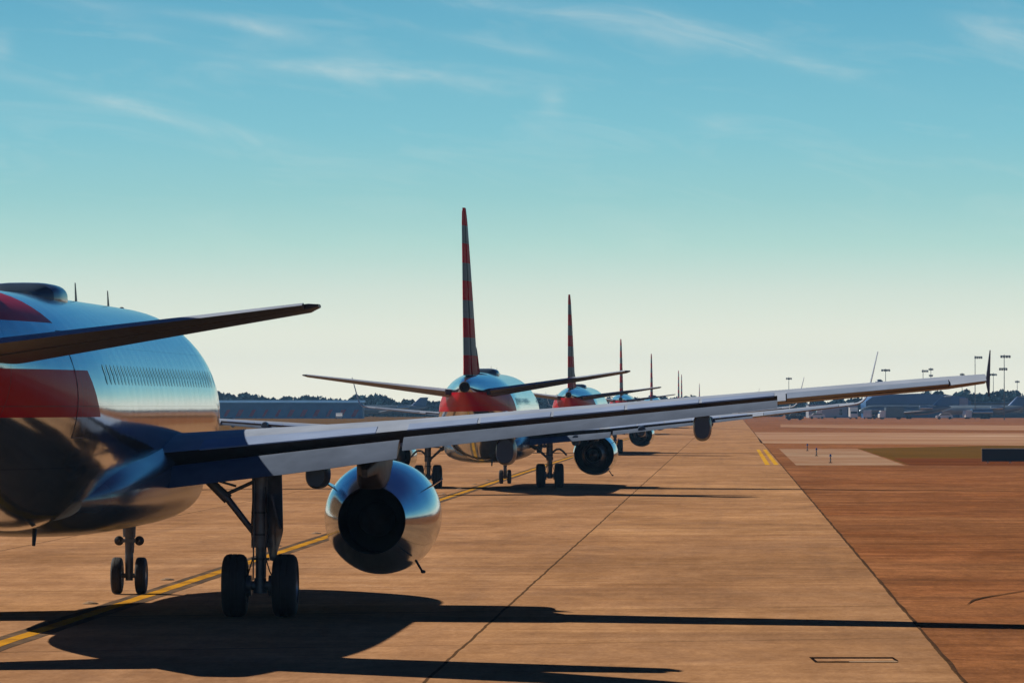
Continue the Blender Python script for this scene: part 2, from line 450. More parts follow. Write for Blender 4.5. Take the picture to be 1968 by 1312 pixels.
        for (yy, zb, zt, hwid) in [(5.6, ztop_e-.10, ztop_e+.06, .05),(4.9, ztop_e-.15, ztop_e+.28, .18),(yle, ztop_e-.25, zz+.02, .26),(2.2, eZ+.62, zz-.10, .30),(1.4, eZ+.58, zz-.18, .27),(.5, eZ+.86, zz-.42,.20),(-.4, zz-.75, zz-.60,.05)]:
            rr.append(ring(yy, (zb+zt)/2, hwid, (zt-zb)/2, 20, 5, ex))
        pb.loft(rr, M['pylon']); pb.build('engine_pylon', root)
        if full:
            # strake and drain mast on the nacelle
            for q in (1, -1):
                s2 = MB(); ang = R(32)
                r0_ = 1.06; cx, cz = ex + q*r0_*math.cos(ang), eZ + r0_*math.sin(ang)
                nx, nz = q*math.cos(ang), math.sin(ang)
                tri = [(0.0,5.3),(.0,4.1),(.34,4.25),(.30,4.5)]
                s2.loft([[(cx + nx*h - nz*dd*q, yy, cz + nz*h + nx*dd*q) for h, yy in tri] for dd in (-.012,.012)], M['nacelle'])
                s2.build('nacelle_strake', nac, smooth=False)
            s2 = MB(); s2.tube((ex+.72*side, 3.4, eZ-.80), (ex+.86*side, 3.1, eZ-1.0), .025, .02, M['dark']); s2.tube((ex+.86*side,3.1,eZ-1.0),(ex+.90*side,3.0,eZ-1.0),.035,.03,M['dark']); s2.build('drain_mast', nac)
        # main gear
        gL = P['mlg']; r = P['wheelR']; gx = side*gL
        yle, c, z, inc, t = lerp(P['wing'], gL)
        zt = 2.50 if P is AIRBUS else 1.98
        g = MB()
        g.tube((gx,0,1.35),(gx,0,zt+.25),.145,.155,M['gear'],20); g.tube((gx,0,r-.12),(gx,0,1.45),.085,.085,M['gear'],16)
        g.tube((gx,0,1.28),(gx,0,1.42),.17,.17,M['gear'],20)
        g.tube((gx-.42,0,r),(gx+.42,0,r),.085,.085,M['gear'],16)
        g.tube((gx,0,r-.14),(gx,0,r+.14),.13,.11,M['gear'],16)
        for q in (-1, 1): g.tube((gx+q*.16,0,r),(gx+q*.30,0,r),.19,.19,M['gear'],20)
        # torque links
        g.box((gx,.20,1.12),(.10,.06,.50),M['gear'],Matrix.Rotation(R(25),3,'X')); g.box((gx,.20,.80),(.12,.06,.42),M['gear'],Matrix.Rotation(R(-32),3,'X'))
        g.tube((gx+.10,-.12,r+.15),(gx+.13,-.12,zt),.018,.018,M['gear'],8)
        g.tube((gx-.12,-.13,r+.1),(gx-.10,-.13,zt),.014,.014,M['gear'],8)
        for q in (-1, 1):
            pts = [(gx+q*.11,-.17,zt-.1),(gx+q*.15,-.20,1.6),(gx+q*.10,-.22,1.15),(gx+q*.19,-.20,.85),(gx+q*.24,-.12,r+.16)]
            for p_, q_ in zip(pts, pts[1:]): g.tube(p_, q_, .013, .013, M['dark'], 6)
        for k_ in range(8):
            a_ = k_*.785
            for q in (-1, 1): g.tube((gx+q*.20, .14*math.cos(a_), r+.14*math.sin(a_)), (gx+q*.34, .14*math.cos(a_), r+.14*math.sin(a_)), .028, .028, M['hub'], 8)
        for zz_ in (1.05, 1.5, 1.9): g.tube((gx,0,zz_),(gx,0,zz_+.04),.165,.165,M['dark'],18)
        gear = g.build('main_gear', root)
        br = MB(); ix = side*(gL-1.15)
        yb = (gx - side*.12, .05, 1.55 if P is AIRBUS else 1.4)
        top = (gx - side*1.08, .10, zt+.12)
        br.tube(yb, (gx-side*.62,.07,(yb[2]+top[2])/2+.1), .055,.065, M['gear']); br.tube((gx-side*.60,.07,(yb[2]+top[2])/2+.08), top, .10,.08, M['gear'])
        br.tube((gx-side*.62,.07,(yb[2]+top[2])/2+.18),(gx-side*.10,.05,zt),.035,.035,M['gear']); br.tube((gx-side*.45,.07,(yb[2]+top[2])/2+.32),(gx-side*.95,.05,zt+.05),.022,.022,M['gear'])
        br.build('side_brace', gear)
        if P is AIRBUS:
            db = MB(); o_ = [(.12,zt+.25),(.42,zt+.3),(.45,zt-.9),(.43,1.50),(.28,1.02),(.19,1.05),(.13,1.3)]
            db.loft([[(gx+side*xx, -.02-(xx-.1)*.9+dx, zz_) for xx, zz_ in o_] for dx in (0,.04)], M['door'])
            db.build('gear_door', gear, smooth=False)
            db = MB(); db.loft([[(gx+side*(.24+h*.22), yy-.3, zt-.25-h) for yy, h in ((.3,0),(-.3,0),(-.2,.42),(0,.62))] for _ in (0,)] + [[(gx+side*(.27+h*.22), yy-.3, zt-.25-h) for yy, h in ((.3,0),(-.3,0),(-.2,.42),(0,.62))]], M['door'])
            db.build('hinged_door', gear, smooth=False)
        else:
            db = MB(); pts = [(.12,1.62),(.30,1.78),(.48,1.80),(.62,1.70),(.80,1.50)]
            for (a1_, b1_), (a2_, b2_) in zip(pts, pts[1:]): db.tube((gx+side*a1_,.0,b1_),(gx+side*a2_,.0,b2_),.05,.045,M['gear'])
            db.build('gear_door', gear)
        for q in (-1, 1): make_wheel(gear, gx + q*P['wsp']/2, 0, r, P['wheelW'])
        # tailplane
        tb = MB(); tab = P['tail']; rr = []
        L0, L1 = tab[0][0], tab[-1][0]
        for L in [L0 + (tab[-2][0]-L0)*i/8 for i in range(9)] + [(tab[-2][0]+L1)/2, L1]:
            yle, c, z, t = lerp(tab, L)
            rr.append(place(airfoil(c, t, .70, .70, 12, -.004), L, yle, z - c*.015, R(-1.6), side))
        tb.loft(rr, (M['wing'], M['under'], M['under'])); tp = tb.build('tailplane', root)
        eb2 = MB(); rr = []
        for i in range(5):
            L = max(L0, 1.0) + (L1-.22-max(L0, 1.0))*i/4; yle, c, z, t = lerp(tab, L); xf = .695*c
            rr.append(place(airfoil(.31*c, .20, 1, 1, 10, 0), L, yle - xf, z - c*.015 + xf*math.sin(R(1.6)), R(-1.2), side))
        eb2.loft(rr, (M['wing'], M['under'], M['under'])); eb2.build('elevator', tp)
    # --- fin
    def finring(z, yle, c, t, cu=1.0, x0=0.0):
        sec = airfoil(c, t, cu, cu, 12, 0); return [(h - x0*x, yle - x, z) for x, h in sec]
    fb = MB(); tab = P['fin']; rr = []; rb = []
    z0, z1 = tab[0][0], tab[-1][0]
    for i in range(15):
        z = z0 + (z1-z0)*i/14; yle, c, t = lerp(tab, z); rr.append(finring(z, yle, c, t, .68))
    fb.loft(rr, M['fin' + P['livery'][-1]])
    if P['dorsal']:
        ya, yb_, za, zb = P['dorsal']
        fb.loft([ring(yy, za-.3+(zb-za+.3)*k*k*.5, .05+.16*k, .25+(zb-za+.2)*k*k*.5, 16, 2) for yy, k in [(ya + (yb_-ya)*j/8, j/8) for j in range(9)]], M['fin' + P['livery'][-1]])
    fn = fb.build('tail_fin', root)
    rb = MB(); rr = []
    for i in range(15):
        z = max(z0+.6, z0) + (z1-.15-z0-.6)*i/14; yle, c, t = lerp(tab, z); rr.append(finring(z, yle-.685*c, .315*c, .15, 1.0, .055))
    rb.loft(rr, M['fin' + P['livery'][-1]]); rb.build('rudder', fn)
    # --- nose gear
    y = P['nose']; r = P['nR']
    g = MB(); zt = P['fus'][8][1] - P['fus'][8][3] + .25
    g.tube((0,y,r-.05),(0,y,zt*.62),.085,.09,M['gear'],14); g.tube((0,y,zt*.60),(0,y,zt),.13,.16,M['gear'],16)
    g.tube((-.22,y,r),(.22,y,r),.05,.05,M['gear'],12); g.box((0,y+.16,1.0),(.08,.05,.42),M['gear'],Matrix.Rotation(R(22),3,'X'))
    g.box((0,y,1.10),(.30,.18,.07),M['gear']); g.tube((.02,y+.1,zt),(.02,y+1.2,zt+.1),.05,.05,M['gear'],10)
    g.tube((.09,y-.1,.85),(.12,y-.1,1.5),.02,.02,M['gear'],8); g.tube((0,y,r-.1),(0,y,r+.1),.08,.07,M['gear'],12)
    ng = g.build('nose_gear', root)
    for q in (-1, 1): make_wheel(ng, q*P['nsp']/2, y, r, P['nW'])
    for q in (-1, 1):
        lb = MB(); lb.revolve([(.10,.02),(.08,.085),(-.06,.10),(-.10,.05),(-.11,.01)], (q*.21, y+.05, 1.10), M['dark'], 16); lb.build('taxi_light', ng)
        dbx = MB(); dbx.box((q*.30, y+.55, zt-.28),(.03,1.0,.45),M['door']); dbx.build('nose_gear_door', ng, smooth=False)
    if full:
        ydr = -10.9 if P is AIRBUS else -11.2; zlo = (3.35 if P is AIRBUS else 2.75)
        for sd in (1, -1):
            fr_ = None
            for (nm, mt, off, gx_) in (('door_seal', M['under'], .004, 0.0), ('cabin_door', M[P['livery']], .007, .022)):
                db = MB(); vs = []; ny, nz_ = 5, 9
                for a in range(ny):
                    for c_ in range(nz_):
                        yy = ydr - .42 + gx_ + (.84-2*gx_)*a/(ny-1); zz_ = zlo + gx_ + (1.78-2*gx_)*c_/(nz_-1)
                        q_ = smooth_tab(P['fus'], [yy])[0]; xx = q_[2]*math.sqrt(max(0, 1-((zz_-q_[1])/q_[3])**2)) + off
                        vs.append((sd*xx, yy, zz_))
                db.add(vs, [[a*nz_+c_, (a+1)*nz_+c_, (a+1)*nz_+c_+1, a*nz_+c_+1] for a in range(ny-1) for c_ in range(nz_-1)], mt)
                db.build(nm, root)
    # --- things on the skin
    ztop = P['fus'][8][1] + P['fus'][8][3]
    zbot = P['fus'][8][1] - P['fus'][8][3]
    if dome:
        yd = -4.0 if P is AIRBUS else -3.0
        db = MB(); db.loft([ring(yd + yy, ztop - .09, .70*k, .30*kk, 32, 3.2) for yy, k, kk in [(2.3,.1,.1),(1.6,.45,.5),(1.1,.75,.78),(.5,.93,.95),(0,1,1),(-.6,1,1),(-1.0,.98,.96),(-1.25,.88,.85),(-1.38,.55,.5)]], M['dome'])
        db.build('antenna_dome', root)
    ants = [(3.3,ztop,1,.40),(8.8,ztop,1,.36),(-9.6,None,-1,.40)] if full else []
    for (ya, zz, sg, h) in ants:
        if zz is None:
            q_ = smooth_tab(P['fus'], [ya])[0]; zz = q_[1]-q_[3]
        ab = MB(); ab.loft([[(x_*(1-.7*k), ya - .1*k*2 + yy*(1-.55*k), zz - sg*.03 + sg*h*k) for x_, yy in ((0,.2),(.014,.05),(.010,-.15),(0,-.2),(-.010,-.15),(-.014,.05))] for k in (0,.5,1)], M['dark'])
        ab.build('blade_antenna', root)
    if full:
        ab = MB(); ab.tube((.5,-7,zbot+.05),(.5,-7.15,zbot-.22),.045,.03,M['dark']); ab.build('drain_mast', root)
        bb = MB(); bb.revolve([(.07,.01),(.05,.05),(-.05,.05),(-.07,.01)], (0,11.2,ztop+.0), simple('beacon_red',(.35,.02,.02),.2), 14); bb.build('beacon', root)
        wy0, wy1, ws = P['win']; wz = P['win_z']; proto = None
        nwin = int((wy1-wy0)/ws)
        for side in (1, -1):
            first = None
            for i in range(nwin):
                yy = wy0 + i*ws
                q_ = smooth_tab(P['fus'], [yy])[0]
                def sx_(z): return q_[2]*math.sqrt(max(0,1-((z-q_[1])/q_[3])**2))
                if first is None or yy < -6:
                    wbm = MB(); pts = []
                    for kx in range(16):
                        a = 2*math.pi*kx/16; c_, s_ = math.cos(a), math.sin(a)
                        dy = .115*math.copysign(abs(c_)**.7, c_); dz = .175*math.copysign(abs(s_)**.7, s_)
                        z = wz + dz; pts.append((side*(sx_(z)+.004), dy, z))
                    wbm.add(pts, [list(range(16))], M['glass'])
                    o = wbm.build('window', root, smooth=False); o.location.y = yy
                    if yy >= -6: first = o
                else:
                    o = first.copy(); COL.objects.link(o); o.parent = root; o.location.y = yy
    return root

def put(o, x, d, head, roll=0.0, z=0.0):
    o.location = (x, d, z); o.rotation_euler = (0, R(-roll), R(-head))

F = 10933.0; HC = 3.9; HY = 778.0
near = airliner(AIRBUS, flaps=14)
put(near, -8.43, 105.0, 2.35)
tag(near, 'nearest silver twin-engine airliner filling the left edge, its right wing reaching across the picture', 'airliner', 'airliners queuing on the taxiway')
b2 = airliner(BOEING, flaps=8)
put(b2, -1.07, 267.0, 2.7, .7)
tag(b2, 'second airliner in the queue, its red and silver striped fin the tallest', 'airliner', 'airliners queuing on the taxiway')
queue = [
 (5.5, 462, 3.2, 0, 'third airliner in the queue, its red and silver tail right of the tallest fin'),
 (14.9, 762, 2.1, 0, 'fourth airliner in the queue, small dark fin crossing the tailplane tip of the second airliner'),
 (24.1, 975, 2.1, 0, 'fifth airliner in the queue, slim fin rising above the long near wing'),
 (42.0, 1430, 2.1, 0, 'hazy sixth airliner in the queue, left of a close pair of faint fins'),
 (48.4, 1620, 2.1, 0, 'hazy seventh airliner in the queue, right of a close pair of faint fins'),
 (75.5, 2290, 2.1, 0, 'farthest and faintest airliner in the queue, a pale fin just above the near wing')]
SK = ('window', 'spoiler', 'blade_antenna', 'nacelle_strake', 'drain_mast', 'beacon', 'cockpit_window')
for (x, d, h, rl, lab) in queue:
    c = copy_tree(b2, None, SK); put(c, x, d, h, rl); c['label'] = lab

# ------------------------------------------------------------------ ground
TH = R(2.2); U = Vector((math.sin(TH), math.cos(TH), 0)); RT = Vector((math.cos(TH), -math.sin(TH), 0)); O0 = Vector((-11.95, 0, 0))
def tw(c, t, z=0): p = O0 + RT*c + U*t; return Vector((p.x, p.y, z))
def gp(px, py):      # a spot on the ground plane
    d = F*HC/(py-HY); return ((px-984)/F*d, d)

def concrete_mat():
    t = NT('taxiway_concrete'); tc = t.n('ShaderNodeTexCoord').outputs['Object']
    sp = t.n('ShaderNodeSeparateXYZ'); t.l(tc, sp.inputs[0]); X, Y, Z = sp.outputs
    wob = t.math('MULTIPLY', t.math('SUBTRACT', t.noise(.35, tc, 5), .5), .09)
    Xw = t.math('ADD', X, wob)
    mp = t.n('ShaderNodeMapping'); t.l(tc, mp.inputs[0]); mp.inputs['Scale'].default_value = (.10, .55, 1)
    st = t.noise(1.0, mp.outputs[0], 7, .68, .4)
    mp2 = t.n('ShaderNodeMapping'); t.l(tc, mp2.inputs[0]); mp2.inputs['Scale'].default_value = (.6, .9, 1); mp2.inputs['Location'].default_value = (13, 7, 0)
    bl = t.noise(.35, mp2.outputs[0], 6, .6, .6)
    fine = t.noise(14, tc, 3, .7)
    base = t.ramp(st, [(.28, (0.2958,0.1500,0.0644)), (.45, (0.4131,0.2254,0.1029)), (.60, (0.4845,0.2668,0.1239)), (.78, (0.5508,0.3082,0.1435))])
    base = t.mix(t.mapr(bl, .35, .75, 0, .60), base, (0.3060,0.1564,0.0686))
    # slab tint per bay
    bx = t.math('FLOOR', t.math('DIVIDE', Xw, 7.62)); by = t.math('FLOOR', t.math('DIVIDE', t.math('SUBTRACT', Y, t.math('MULTIPLY', X, .42)), 15.24))
    cb = t.n('ShaderNodeCombineXYZ'); t.l(bx, cb.inputs[0]); t.l(by, cb.inputs[1])
    wn = t.n('ShaderNodeTexWhiteNoise'); t.l(cb.outputs[0], wn.inputs[0])
    base = t.mix(t.mapr(wn.outputs[0], 0, 1, 0, .28), base, (0.3672,0.1840,0.0875))
    # the bays near the centre are a little pinker
    pk = t.math('MULTIPLY', t.math('LESS_THAN', Xw, 7.62), .22)
    base = t.mix(pk, base, (0.4284,0.2346,0.1260))
    fine2 = t.noise(4.5, tc, 4, .75)
    base = t.mix(t.mapr(fine, .35, .8, 0, .45), base, (.195,.105,.050))
    base = t.mix(t.mapr(fine2, .5, .75, 0, .45), base, (.17,.09,.043))
    # oil and rubber: dark patch
    tm = t.noise(.12, mp.outputs[0], 4, .5); 
    base = t.mix(t.mapr(tm, .56, .72, 0, .45), base, (0.1530,0.0828,0.0406))
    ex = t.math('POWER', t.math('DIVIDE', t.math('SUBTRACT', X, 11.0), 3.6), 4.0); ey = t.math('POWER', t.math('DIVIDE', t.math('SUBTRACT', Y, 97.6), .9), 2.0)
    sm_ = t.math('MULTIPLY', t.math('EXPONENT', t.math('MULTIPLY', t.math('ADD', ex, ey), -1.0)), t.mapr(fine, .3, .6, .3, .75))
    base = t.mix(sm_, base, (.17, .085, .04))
    mp3 = t.n('ShaderNodeMapping'); t.l(tc, mp3.inputs[0]); mp3.inputs['Scale'].default_value = (.22, 1.3, 1); mp3.inputs['Location'].default_value = (5, 3, 0)
    sk = t.noise(1.0, mp3.outputs[0], 8, .75, .6)
    base = t.mix(t.mapr(sk, .52, .70, 0, .28), base, (.19, .095, .045))
    base = t.mix(t.mapr(sk, .30, .42, .16, 0), base, (.56, .33, .17))
    mpa = t.n('ShaderNodeMapping'); t.l(tc, mpa.inputs[0]); mpa.inputs['Location'].default_value = (31, 17, 0); mpa.inputs['Scale'].default_value = (.16, .10, 1)
    ma = t.noise(1.0, mpa.outputs[0], 8, .72, 1.2)
    base = t.mix(t.mapr(ma, .46, .66, 0, .55), base, (.235, .135, .080))
    base = t.mix(t.mapr(ma, .30, .42, .35, 0), base, (.47, .30, .185))
    mpb = t.n('ShaderNodeMapping'); t.l(tc, mpb.inputs[0]); mpb.inputs['Location'].default_value = (2, 5, 0); mpb.inputs['Scale'].default_value = (1.1, .02, 1)
    mb_ = t.noise(1.0, mpb.outputs[0], 5, .6)
    base = t.mix(t.mapr(mb_, .52, .70, 0, .30), base, (.20, .115, .068))
    base = t.mix(1.0, base, (1.10, 1.10, 1.12), 'MULTIPLY')
    nearf = t.mapr(Y, 85, 190, .30, 0)
    base = t.mix(t.math('MULTIPLY', nearf, t.mapr(X, 5, 14, .5, 1)), base, (.27, .15, .078))
    def line(v, per, w, off=0.0):
        f = t.math('ABSOLUTE', t.math('SUBTRACT', t.math('FRACT', t.math('ADD', t.math('DIVIDE', v, per), 100.5 + off)), .5))
        return t.math('LESS_THAN', f, w/per/2)
    def layer(sx, sy, off, lo, hi, amp, det=8, dist=.8):
        m_ = t.n('ShaderNodeMapping'); t.l(tc, m_.inputs[0]); m_.inputs['Scale'].default_value = (sx, sy, 1); m_.inputs['Location'].default_value = (off, off*1.7, 0)
        v = t.mapr(t.noise(1.0, m_.outputs[0], det, .62, dist), lo, hi, 1-amp, 1+amp)
        c_ = t.n('ShaderNodeCombineXYZ'); t.l(v, c_.inputs[0]); t.l(t.math('POWER', v, 1.12), c_.inputs[1]); t.l(t.math('POWER', v, 1.2), c_.inputs[2]); return c_.outputs[0]
    for a_ in ((.07,.022,3,.36,.64,.13),(.28,.07,9,.36,.64,.12),(.9,.22,21,.34,.66,.09),(3.2,.6,5,.3,.7,.10),(11,2.2,15,.3,.7,.12),(.16,.5,27,.36,.64,.07)):
        base = t.mix(1.0, base, layer(*a_), 'MULTIPLY')
    jx = line(Xw, 7.62, .055)
    jy = line(t.math('ADD', t.math('SUBTRACT', Y, t.math('MULTIPLY', X, .42)), wob), 15.24, .16, .1)
    base = t.mix(t.math('MULTIPLY', jx, .85), base, (0.0561,0.0331,0.0182))
    jn = t.mapr(t.noise(.5, tc, 3), .35, .6, .35, .9)
    base = t.mix(t.math('MULTIPLY', jy, jn), base, (0.0918,0.0506,0.0245))
    t.l(base, t.b.inputs['Base Color']); t.b.inputs['Roughness'].default_value = .92
    t.b.inputs['Specular IOR Level'].default_value = .0
    t.bump(t.math('ADD', t.math('MULTIPLY', fine, .3), bl), .35, .05)
    return t.m

def shoulder_mat():
    t = NT('red_brown_ground'); tc = t.n('ShaderNodeTexCoord').outputs['Object']
    mp = t.n('ShaderNodeMapping'); t.l(tc, mp.inputs[0]); mp.inputs['Scale'].default_value = (.07, .5, 1)
    st = t.noise(1.0, mp.outputs[0], 8, .7, .5); bl = t.noise(.06, tc, 7, .6, .8); fine = t.noise(11, tc, 3, .7)
    base = t.ramp(st, [(.28, (0.1665,0.0608,0.0211)), (.45, (0.2610,0.0975,0.0360)), (.60, (0.3240,0.1287,0.0496)), (.78, (0.3780,0.1599,0.0651))])
    base = t.mix(t.mapr(bl, .38, .72, 0, .6), base, (0.3600,0.1755,0.0775))
    base = t.mix(t.mapr(fine, .35, .8, 0, .35), base, (0.1080,0.0429,0.0186))
    mpb = t.n('ShaderNodeMapping'); t.l(tc, mpb.inputs[0]); mpb.inputs['Scale'].default_value = (.12, .22, 1)
    mb_ = t.noise(1.0, mpb.outputs[0], 9, .78, 1.2)
    base = t.mix(t.mapr(mb_, .44, .62, 0, .7), base, (.135, .060, .030))
    base = t.mix(t.mapr(mb_, .30, .42, .4, 0), base, (.36, .19, .10))
    for (sx, sy, off, amp) in ((.05,.018,3,.16),(.22,.06,9,.15),(.8,.2,21,.12),(3,.6,5,.12),(11,2.2,15,.14),(.12,.4,27,.10)):
        m_ = t.n('ShaderNodeMapping'); t.l(tc, m_.inputs[0]); m_.inputs['Scale'].default_value = (sx, sy, 1); m_.inputs['Location'].default_value = (off, off*1.7, 0)
        v = t.mapr(t.noise(1.0, m_.outputs[0], 8, .62, .8), .35, .65, 1-amp, 1+amp)
        c_ = t.n('ShaderNodeCombineXYZ'); [t.l(v, c_.inputs[q]) for q in (0,1,2)]
        base = t.mix(1.0, base, c_.outputs[0], 'MULTIPLY')
    t.l(base, t.b.inputs['Base Color']); t.b.inputs['Roughness'].default_value = .95; t.b.inputs['Specular IOR Level'].default_value = .0
    t.bump(t.math('ADD', fine, bl), .4, .05)
    return t.m

def patch_mat(name, a, b, c, sx=.05, sy=.3, streak=0):
    t = NT(name); tc = t.n('ShaderNodeTexCoord').outputs['Object']
    mp = t.n('ShaderNodeMapping'); t.l(tc, mp.inputs[0]); mp.inputs['Scale'].default_value = (sx, sy, 1)
    st = t.noise(1.0, mp.outputs[0], 8, .7, .6); fine = t.noise(4, tc, 4, .7)
    base = t.ramp(st, [(.3, a), (.52, b), (.72, c)])
    base = t.mix(t.mapr(fine, .35, .8, 0, .3), base, a)
    if streak:
        mp2 = t.n('ShaderNodeMapping'); t.l(tc, mp2.inputs[0]); mp2.inputs['Scale'].default_value = (sx*.5, sy*.35, 1); mp2.inputs['Location'].default_value = (3, 9, 0)
        s2 = t.noise(1.0, mp2.outputs[0], 8, .72, 1.0)
        base = t.mix(t.mapr(s2, .40, .62, 0, streak), base, (.26, .105, .042))
    t.l(base, t.b.inputs['Base Color']); t.b.inputs['Roughness'].default_value = .95; t.b.inputs['Specular IOR Level'].default_value = .0
    return t.m

def sheet(name, pts, z, mat, local=False, kind='structure', thick=0):
    b = MB(); b.add([(p[0], p[1], 0) for p in pts], [list(range(len(pts)))], mat)
    o = b.build(name, None, smooth=False)
    for p in o.data.polygons:
        if p.normal.z < 0: o.data.flip_normals(); break
    o.location.z = z
    if local: o.location = (O0.x, O0.y, z); o.rotation_euler = (0, 0, -TH)
    if kind: o['kind'] = kind
    return o

M['conc'] = concrete_mat(); M['should'] = shoulder_mat()
M['pale'] = patch_mat('pale_concrete', (.26,.160,.095), (.40,.27,.175), (.52,.38,.27), .10, .10, .6)
M['pale2'] = patch_mat('worn_road', (.30,.16,.085), (.46,.29,.18), (.74,.56,.43), .018, .03, .85)
M['grassm'] = patch_mat('dry_grass', (0.0808,0.0473,0.0082), (0.1425,0.0731,0.0136), (0.1900,0.0946,0.0204), .05, .12)
M['soil'] = patch_mat('red_soil', (0.0950,0.0301,0.0095), (0.1615,0.0516,0.0163), (0.2090,0.0774,0.0238), .05, .2)
sheet('ground', [(-2600,-300),(2600,-300),(2600,3200),(-2600,3200)], -.012, M['should'])
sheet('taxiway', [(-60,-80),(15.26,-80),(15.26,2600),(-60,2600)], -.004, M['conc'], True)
lawn = sheet('grass_field', [(-1200,0),(-60.5,0),(-60.5,2600),(-1200,2600)], -.005, M['grassm'], True)
# dark sealed seam between taxiway and shoulder
M['seam'] = simple('sealant', (.075,.042,.024), .95, 0, 3, .4, 0, 0)
b = MB(); 
tt = -60; vs = []; 
while tt < 1500:
    w = .022 + .035*random.random(); o_ = random.uniform(-.03,.03); o_ = .008*math.sin(tt*.37) + .006*math.sin(tt*1.1); w = .026 + .008*math.sin(tt*.8+1); vs.append((15.25 - w + o_, tt, 0)); vs.append((15.25 + w + o_, tt, 0)); tt += .6
b.add(vs, [[2*i, 2*i+1, 2*i+3, 2*i+2] for i in range(len(vs)//2-1)], M['seam'])
o = b.build('seam_line', None, smooth=False); o.location = (O0.x, O0.y, .003); o.rotation_euler = (0,0,-TH); o['kind'] = 'structure'
# right hand side patches
sheet('worn_road', [gp(1462,851), gp(2300,858), gp(2300,833), gp(1450,830)], -.004, M['pale2'])
sheet('far_road', [gp(1500,820), gp(1900,826), gp(2300,826), gp(2300,818), gp(1500,815)], -.004, M['pale2'])
sheet('pale_apron', [gp(1497,862), gp(1530,893.5), gp(1740,894), gp(1700,880), gp(1648,862)], -.0035, M['pale'])
sheet('grass_verge', [gp(1648,861), gp(1742,892), gp(2400,894), gp(2400,858), gp(1900,856)], -.003, M['grassm'])
sheet('soil_strip', [gp(1716,880), gp(1748,893.6), gp(2400,895.5), gp(2400,881)], .001, M['soil'])
# taxi line
M['yellow'] = patch_mat('yellow_paint', (.20,.10,.03), (.56,.27,.025), (.72,.36,.03), .9, .5)
M['black'] = patch_mat('black_paint', (.07,.05,.04), (.13,.09,.06), (.26,.16,.095), .8, .4)
def strip(name, c0, c1, t0, t1, z, m, kind='structure'):
    b = MB(); vs = []; tt = t0; rr = random.Random(name)
    while tt <= t1:
        vs.append((c0 + rr.uniform(-.015,.015), tt, 0)); vs.append((c1 + rr.uniform(-.015,.015), tt, 0)); tt += 1.5
    b.add(vs, [[2*i, 2*i+1, 2*i+3, 2*i+2] for i in range(len(vs)//2-1)], m)
    o = b.build(name, None, smooth=False); o.location = (O0.x, O0.y, z); o.rotation_euler = (0,0,-TH); o['kind'] = kind
    return o
strip('line_border', -.36, .36, 20, 900, .001, M['black'])
strip('centre_line', -.14, .14, 20, 900, .005, M['yellow'])
M['yellow2'] = patch_mat('bright_yellow_paint', (.38,.21,.03), (.66,.36,.03), (.78,.44,.04), .9, .5)
strip('edge_line', 14.20, 14.50, 372, 500, .004, M['yellow2'])
strip('edge_line', 14.78, 15.08, 372, 500, .004, M['yellow2'])
# slot drain
M['slot'] = simple('slot_dark', (.018,.012,.01), .95, 0, 3, .2, 0, 0)
M['kerb'] = simple('slot_frame', (.36,.25,.16), .9, 0, 3, .3, 0, 0)
b = MB(); x0, x1, y0, y1 = 4.62, 5.86, 86.4, 88.0
b.add([(x0,y0,.006),(x1,y0,.006),(x1,y1,.006),(x0,y1,.006)],[[0,1,2,3]],M['kerb'])
b2_ = MB()
for (a, c_, d, e) in ((x0,x1,y1-.55,y1),(x0-.03,x0+.02,y0,y1),(x1-.02,x1+.03,y0+.4,y1),(x0,x0+.5,y0,y0+.12)):
    b.add([(a,d,.010),(c_,d,.010),(c_,e,.010),(a,e,.010)],[[0,1,2,3]],M['slot'])
b.add([(x0+.02,y0+.12,.008),(x1-.02,y0+.5,.008),(x1-.02,y1-.55,.008),(x0+.02,y1-.55,.008)],[[0,1,2,3]],M['conc'])
o = b.build('slot_drain', None, smooth=False); o['kind'] = 'structure'
# curved crack on the shoulder
b = MB(); pts = [gp(1858,1161), gp(1870,1152), gp(1890,1147), gp(1915,1143), gp(1945,1138), gp(1990,1131)]
vs = []
for i, (x, y) in enumerate(pts):
    w = [.02,.25,.22,.12,.12,.1][i]; vs += [(x, y-w, 0), (x, y+w, 0)]
b.add(vs, [[2*i, 2*i+1, 2*i+3, 2*i+2] for i in range(len(pts)-1)], M['seam'])
o = b.build('pavement_crack', None, smooth=False); o.location.z = .002; o['kind'] = 'structure'

# in-pavement lights beside the line
lb = MB(); lb.revolve([(0,.16),(.012,.15),(.03,.09),(.035,.01)], (0,0,0), M['kerb'], 16)
lamp = lb.build('pavement_light'); lamp.rotation_euler = (R(90),0,0)
lb2 = MB(); lb2.box((0,.03,.10),(.10,.03,.03),M['lamp']); lens = lb2.build('lens', lamp, smooth=False)
tag(lamp, 'small pale inset light beside the yellow taxiway line', 'runway light', 'inset lights along the yellow line')
for i in range(14):
    t_ = 96.6 + 15.24*i
    o = lamp if i == 0 else copy_tree(lamp)
    p = tw(-.62, t_, .004); o.location = p
